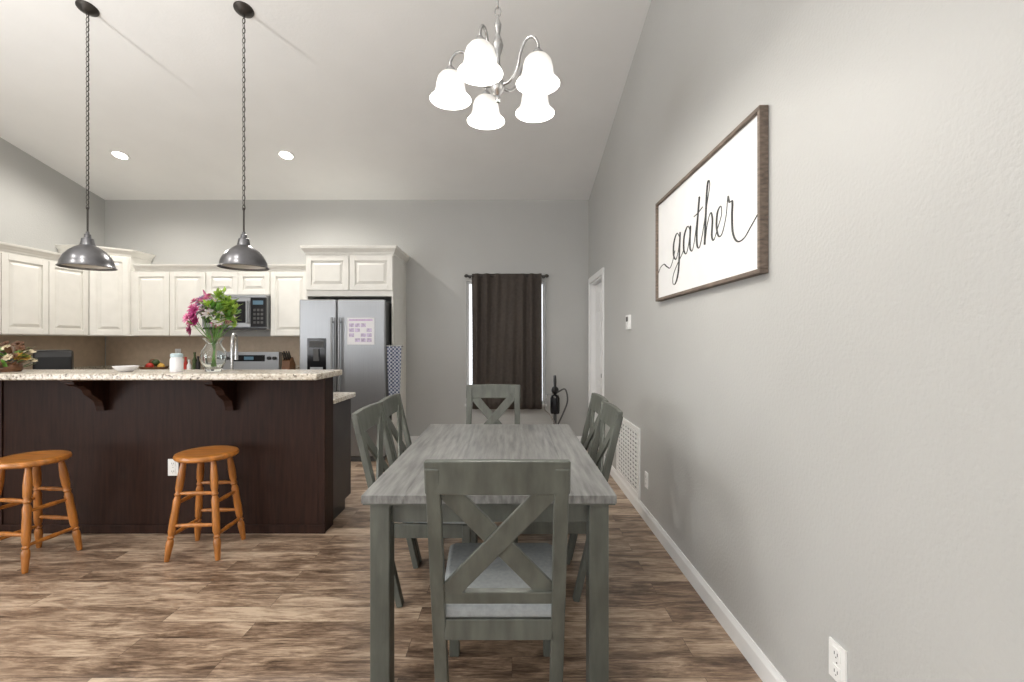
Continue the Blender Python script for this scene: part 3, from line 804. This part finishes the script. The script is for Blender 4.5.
def vase_flowers(x, y, z):
    r = empty('flower_vase', (x,y,z))
    c = B()
    c.lathe([(0.0,0.0),(0.045,0.0),(0.050,0.008),(0.050,0.02),(0.070,0.06),(0.078,0.10),(0.072,0.14),(0.050,0.175),(0.044,0.19),(0.050,0.21),(0.066,0.23),
             (0.063,0.23),(0.047,0.21),(0.041,0.19),(0.047,0.174),(0.068,0.14),(0.074,0.10),(0.066,0.06),(0.046,0.022),(0.0,0.018)],(0,0,0),M_glass,40,cap=False)
    c.finish('vase', r)
    c = B(); st = B()
    rnd = random.Random(3)
    heads = []
    for k in range(60):
        a = rnd.uniform(0,2*math.pi); el = rnd.uniform(0.0,1.5)
        R = rnd.uniform(0.10,0.175)
        dx = R*math.cos(a)*math.cos(el); dy = R*math.sin(a)*math.cos(el)*0.9; dz = 0.31+R*math.sin(el)*1.2
        heads.append((dx-0.01,dy,dz))
    for k,h in enumerate(heads):
        d_ = Vector((h[0]*2,h[1]*2-0.05,h[2]-0.22))
        if h[0] > 0.02:
            m = [M_lime,M_green,M_lime][k%3]
            for j in range(10):
                leaf(c,h,0.06,0.024,m,(rnd.uniform(-1,1),rnd.uniform(-1,1),rnd.uniform(-.3,1)))
            if k % 4 == 0: flower(c,h,0.03,M_wht,M_yel,8,d_)
        else:
            m = [M_pink,M_wht,M_mag,M_lil,M_pink,M_wht][k%6]
            flower(c,h,rnd.uniform(0.032,0.046),m,M_yel if k%2 else M_mag,8,d_)
        if k % 3 == 0: leaf(c,(h[0]*.7,h[1]*.7,h[2]-0.05),0.08,0.024,M_green,(h[0]*3+rnd.uniform(-.2,.2),h[1]*3,0.2))
        if k % 3 == 0:
            st.sweep(catmull([(-h[0]*0.12,-h[1]*0.12,0.03),(h[0]*0.08,h[1]*0.08,0.19),(h[0]*0.5,h[1]*0.5,0.26),h],5),0.0022,M_green,6)
    for (dx,dz) in ((0.07,0.55),(0.04,0.53),(-0.05,0.52),(0.11,0.51),(0.13,0.48),(0.15,0.44)):
        st.sweep(catmull([(0,0,0.05),(0.01,0,0.2),(dx*0.7,0,0.34),(dx,0,dz)],5),0.002,M_green,6)
        for j in range(18):
            t = j/18; leaf(c,(dx*(0.75+0.25*t),0,0.36+(dz-0.36)*t),0.055,0.022,M_lime if dx>0 else M_pink,(rnd.uniform(-1,1),rnd.uniform(-1,1),0.7))
    flower(c,(-0.155,0,0.285),0.045,M_mag,M_mag,8,Vector((-1,-0.4,-0.1)))
    flower(c,(-0.12,-0.05,0.33),0.045,M_pink,M_mag,8,Vector((-1,-0.6,0.2)))
    c.finish('blossoms', r); st.finish('stems', r)
vase_flowers(-2.03, 3.13, 1.1325)

def sunflowers(x, y, z):
    r = empty('sunflower_arrangement', (x,y,z))
    c = B(); c.lathe([(0,0),(0.05,0),(0.06,0.02),(0.055,0.05),(0.045,0.06),(0,0.06)],(0,0,0),M_brown,24); c.finish('pot', r)
    c = B(); rnd = random.Random(5)
    for k in range(18):
        a = rnd.uniform(0,2*math.pi); rr = rnd.uniform(0.03,0.13); z_ = 0.08+rnd.uniform(0,0.12)-rr*0.3
        h = (rr*math.cos(a),rr*math.sin(a)*0.7,z_)
        flower(c,h,rnd.uniform(0.026,0.04),[M_yel,M_cream,M_brown,M_brown][k%4],M_brown,10,Vector((h[0]*3,h[1]*3-0.3,0.4)))
    for k in range(60):
        a = rnd.uniform(0,2*math.pi); rr = rnd.uniform(0.02,0.07)
        leaf(c,(rr*math.cos(a),rr*math.sin(a)*0.7,0.02+rnd.uniform(0,0.12)),0.085,0.026,[M_dkgreen,M_brown,M_green][k%3],(math.cos(a),math.sin(a)*0.7,rnd.uniform(-.1,.9)))
    c.finish('flowers', r)
sunflowers(-3.41, 3.13, 1.1325)

r = empty('candle_jar', (-2.26, 3.10, 1.1325))
c = B(); c.lathe([(0,0),(0.036,0),(0.038,0.004),(0.038,0.085),(0.032,0.095),(0.032,0.10),(0,0.10)],(0,0,0),M_paper,28); c.finish('jar', r)
c = B(); c.lathe([(0,0.10),(0.036,0.10),(0.036,0.118),(0.03,0.124),(0,0.124)],(0,0,0),mat('pale_blue_lid',(0.55,0.68,0.72),0.4),28); c.finish('lid', r)
c = B(); c.lathe([(0,0),(0.035,0),(0.06,0.02),(0.072,0.038),(0.069,0.038),(0.056,0.022),(0.032,0.005),(0,0.005)],(0,0,0),M_paper,28,cap=False); c.finish('serving_bowl', loc=(-2.62,3.12,1.1325))
r = empty('toaster', (-4.93, 4.95, 0.9205), math.radians(-50))
c = B(); c.prism([(-0.10,0.02),(0.10,0.02),(0.11,0.06),(0.105,0.25),(0.08,0.30),(0.04,0.32),(-0.04,0.32),(-0.08,0.30),(-0.105,0.25),(-0.11,0.06)],'y',-0.15,0.15,M_black); c.finish('body', r, bevel=0.02, bseg=3)
c = B(); c.box(-0.05,-0.02,-0.12,0.12,0.3205,0.324,M_chrome); c.box(0.02,0.05,-0.12,0.12,0.3205,0.324,M_chrome)
c.box(-0.015,0.015,-0.18,-0.15,0.22,0.26,M_chrome); c.cyl((0.05,-0.15,0.2),(0.05,-0.17,0.2),0.018,M_chrome)
for x in (-0.08,0.08):
    for y in (-0.12,0.12): c.cyl((x,y,0),(x,y,0.02),0.012,M_black,seg=10)
c.finish('controls', r)
r = empty('air_fryer', (-4.98, 4.45, 0.9205), math.radians(-50))
c = B(); c.lathe([(0,0),(0.12,0),(0.135,0.03),(0.14,0.12),(0.13,0.22),(0.10,0.28),(0.05,0.30),(0,0.302)],(0,0,0),M_black,32); c.finish('body', r)
c = B(); c.box(-0.08,0.08,-0.15,-0.12,0.04,0.14,M_blkglass); c.box(-0.018,0.018,-0.21,-0.15,0.08,0.11,M_chrome); c.cyl((0,-0.13,0.2),(0,-0.145,0.2),0.03,M_chrome); c.finish('drawer_handle', r, bevel=0.004)
r = empty('fruit_bowl', (-4.45, 5.72, 0.9205))
c = B(); c.lathe([(0,0),(0.06,0),(0.12,0.05),(0.15,0.10),(0.146,0.10),(0.11,0.052),(0.05,0.008),(0,0.008)],(0,0,0),M_brown,32,cap=False); c.finish('bowl', r)
c = B()
for k,(x,y,z,m) in enumerate(((0,0,0.085,M_brown),(0.07,0.02,0.10,M_yel),(-0.07,0,0.10,M_brown),(0.01,0.07,0.11,M_yel),(0.0,-0.07,0.11,M_red),(0.02,0,0.15,M_dkgreen),(-0.03,0.02,0.155,M_brown))): c.sphere((x,y,z),0.042,m)
c.finish('fruit', r)
r = empty('spice_bottle_tray', (-4.05, 5.74, 0.9205))
c = B(); c.box(-0.17,0.17,-0.07,0.07,0,0.015,M_brown)
for k in range(6):
    x = -0.14+0.056*k; m = [M_brown,M_black,M_red,M_paper,M_dkgreen,M_black][k]; h_ = [0.19,0.25,0.20,0.17,0.26,0.21][k]
    c.lathe([(0,0.015),(0.024,0.015),(0.025,0.02),(0.025,h_*0.7),(0.011,h_*0.85),(0.011,h_),(0.014,h_+0.002),(0.014,h_+0.02),(0,h_+0.02)],(x,0.01*(-1)**k,0),m,16)
c.finish('bottles', r)
r = empty('knife_block', (-2.80, 5.76, 0.9205))
c = B(); c.prism([(-0.09,0),(0.09,0),(0.09,0.12),(0.02,0.22),(-0.06,0.17)],'x',-0.05,0.05,M_brown); c.finish('block', r, bevel=0.004)
c = B()
for x in (-0.03,0,0.03):
    for t in (0.3,0.7):
        yb = -0.06+0.08*t; zb = 0.17+0.05*t; c.cyl((x,yb,zb),(x,yb-0.05,zb+0.085),0.009,M_black,seg=10)
c.finish('knife_handles', r)
r = empty('soap_dispenser', (-1.80,3.66,0.9185))
c = B(); c.lathe([(0,0),(0.03,0),(0.032,0.1),(0.012,0.13),(0.012,0.15),(0,0.15)],(0,0,0),M_chrome,20); c.sweep(catmull([(0,0,0.15),(0,0,0.19),(0,0.05,0.185)],5),0.005,M_chrome); c.finish('bottle', r)
r = empty('kitchen_faucet', (-2.13, 3.50, 0.9185))
c = B(); c.lathe([(0,0),(0.03,0),(0.03,0.008),(0.022,0.02),(0.018,0.06),(0.014,0.07),(0,0.07)],(0,0,0),M_chrome,24)
c.sweep(catmull([(0,0,0.05),(0,0,0.2),(0,0,0.36),(-0.015,0.03,0.44),(-0.04,0.09,0.475),(-0.06,0.15,0.45),(-0.07,0.17,0.38),(-0.07,0.17,0.32)],6),0.011,M_chrome,12)
c.cyl((-0.07,0.17,0.27),(-0.07,0.17,0.33),0.014,M_chrome); c.sweep([(0.015,0,0.05),(0.05,0,0.06),(0.09,0,0.09)],0.006,M_chrome)
c.finish('spout', r)
r = empty('vacuum_cleaner', (0.54, 5.72, 0))
c = B(); c.box(-0.13,0.13,-0.12,0.10,0.0,0.07,M_black); c.finish('floor_head', r, bevel=0.015)
c = B(); c.cyl((0,0.02,0.06),(0,0.08,0.62),0.02,M_slot); c.lathe([(0,0),(0.055,0.01),(0.06,0.05),(0.06,0.20),(0.045,0.24),(0,0.25)],(0,0.06,0.42),M_blkglass,24)
c.sphere((0,0.07,0.72),0.06,M_black,(0.8,0.9,0.9)); c.cyl((0,0.07,0.74),(0,0.11,0.90),0.016,M_black)
c.sweep(catmull([(0,0.11,0.88),(0,0.03,0.90),(0,-0.01,0.83),(0,0.03,0.73)],6),0.013,M_black)
c.sphere((0,0.07,0.86),0.04,M_black,(0.5,0.5,0.4)); c.finish('handle_and_motor', r)
c = B()
c.sweep(catmull([(0.03,0.03,0.70),(0.12,0,0.74),(0.15,0,0.60),(0.10,0,0.45),(0.03,0,0.30)],8),0.010,M_slot,8)
c.sweep(catmull([(-0.03,0.03,0.68),(-0.11,0,0.66),(-0.13,0,0.50),(-0.06,0,0.42),(0.0,0,0.30)],8),0.008,M_chrome,8)
c.finish('hose', r)

# ------------------------------------------------------------ added fill lamps, sky
light('added_rear_fill','AREA',((PX0+PX1)/2,YF-0.25,1.2),60,None,(0.97,0.98,1.0),4.4,2.2,(math.radians(90),0,0))  # added area lamp, fills the room from behind the camera
light('added_left_fill','AREA',(XL-0.25,(LY0+LY1)/2,1.4),190,None,(0.97,0.98,1.0),1.8,4.3,(0,math.radians(-90),0))  # added area lamp out of view, side fill from the left
w = bpy.data.worlds.new('world'); scene.world = w; w.use_nodes = True
bg = w.node_tree.nodes['Background']; bg.inputs[0].default_value = (0.92,0.96,1.0,1); bg.inputs[1].default_value = 1.8

# ------------------------------------------------------------ camera
cd = bpy.data.cameras.new('camera'); cam = bpy.data.objects.new('camera', cd); scene.collection.objects.link(cam)
cam.location = (0,0,1.34); cam.rotation_euler = (math.radians(90),0,0)
cd.sensor_width = 36; cd.lens = 36*460/1024; cd.clip_start = 0.02
scene.camera = cam
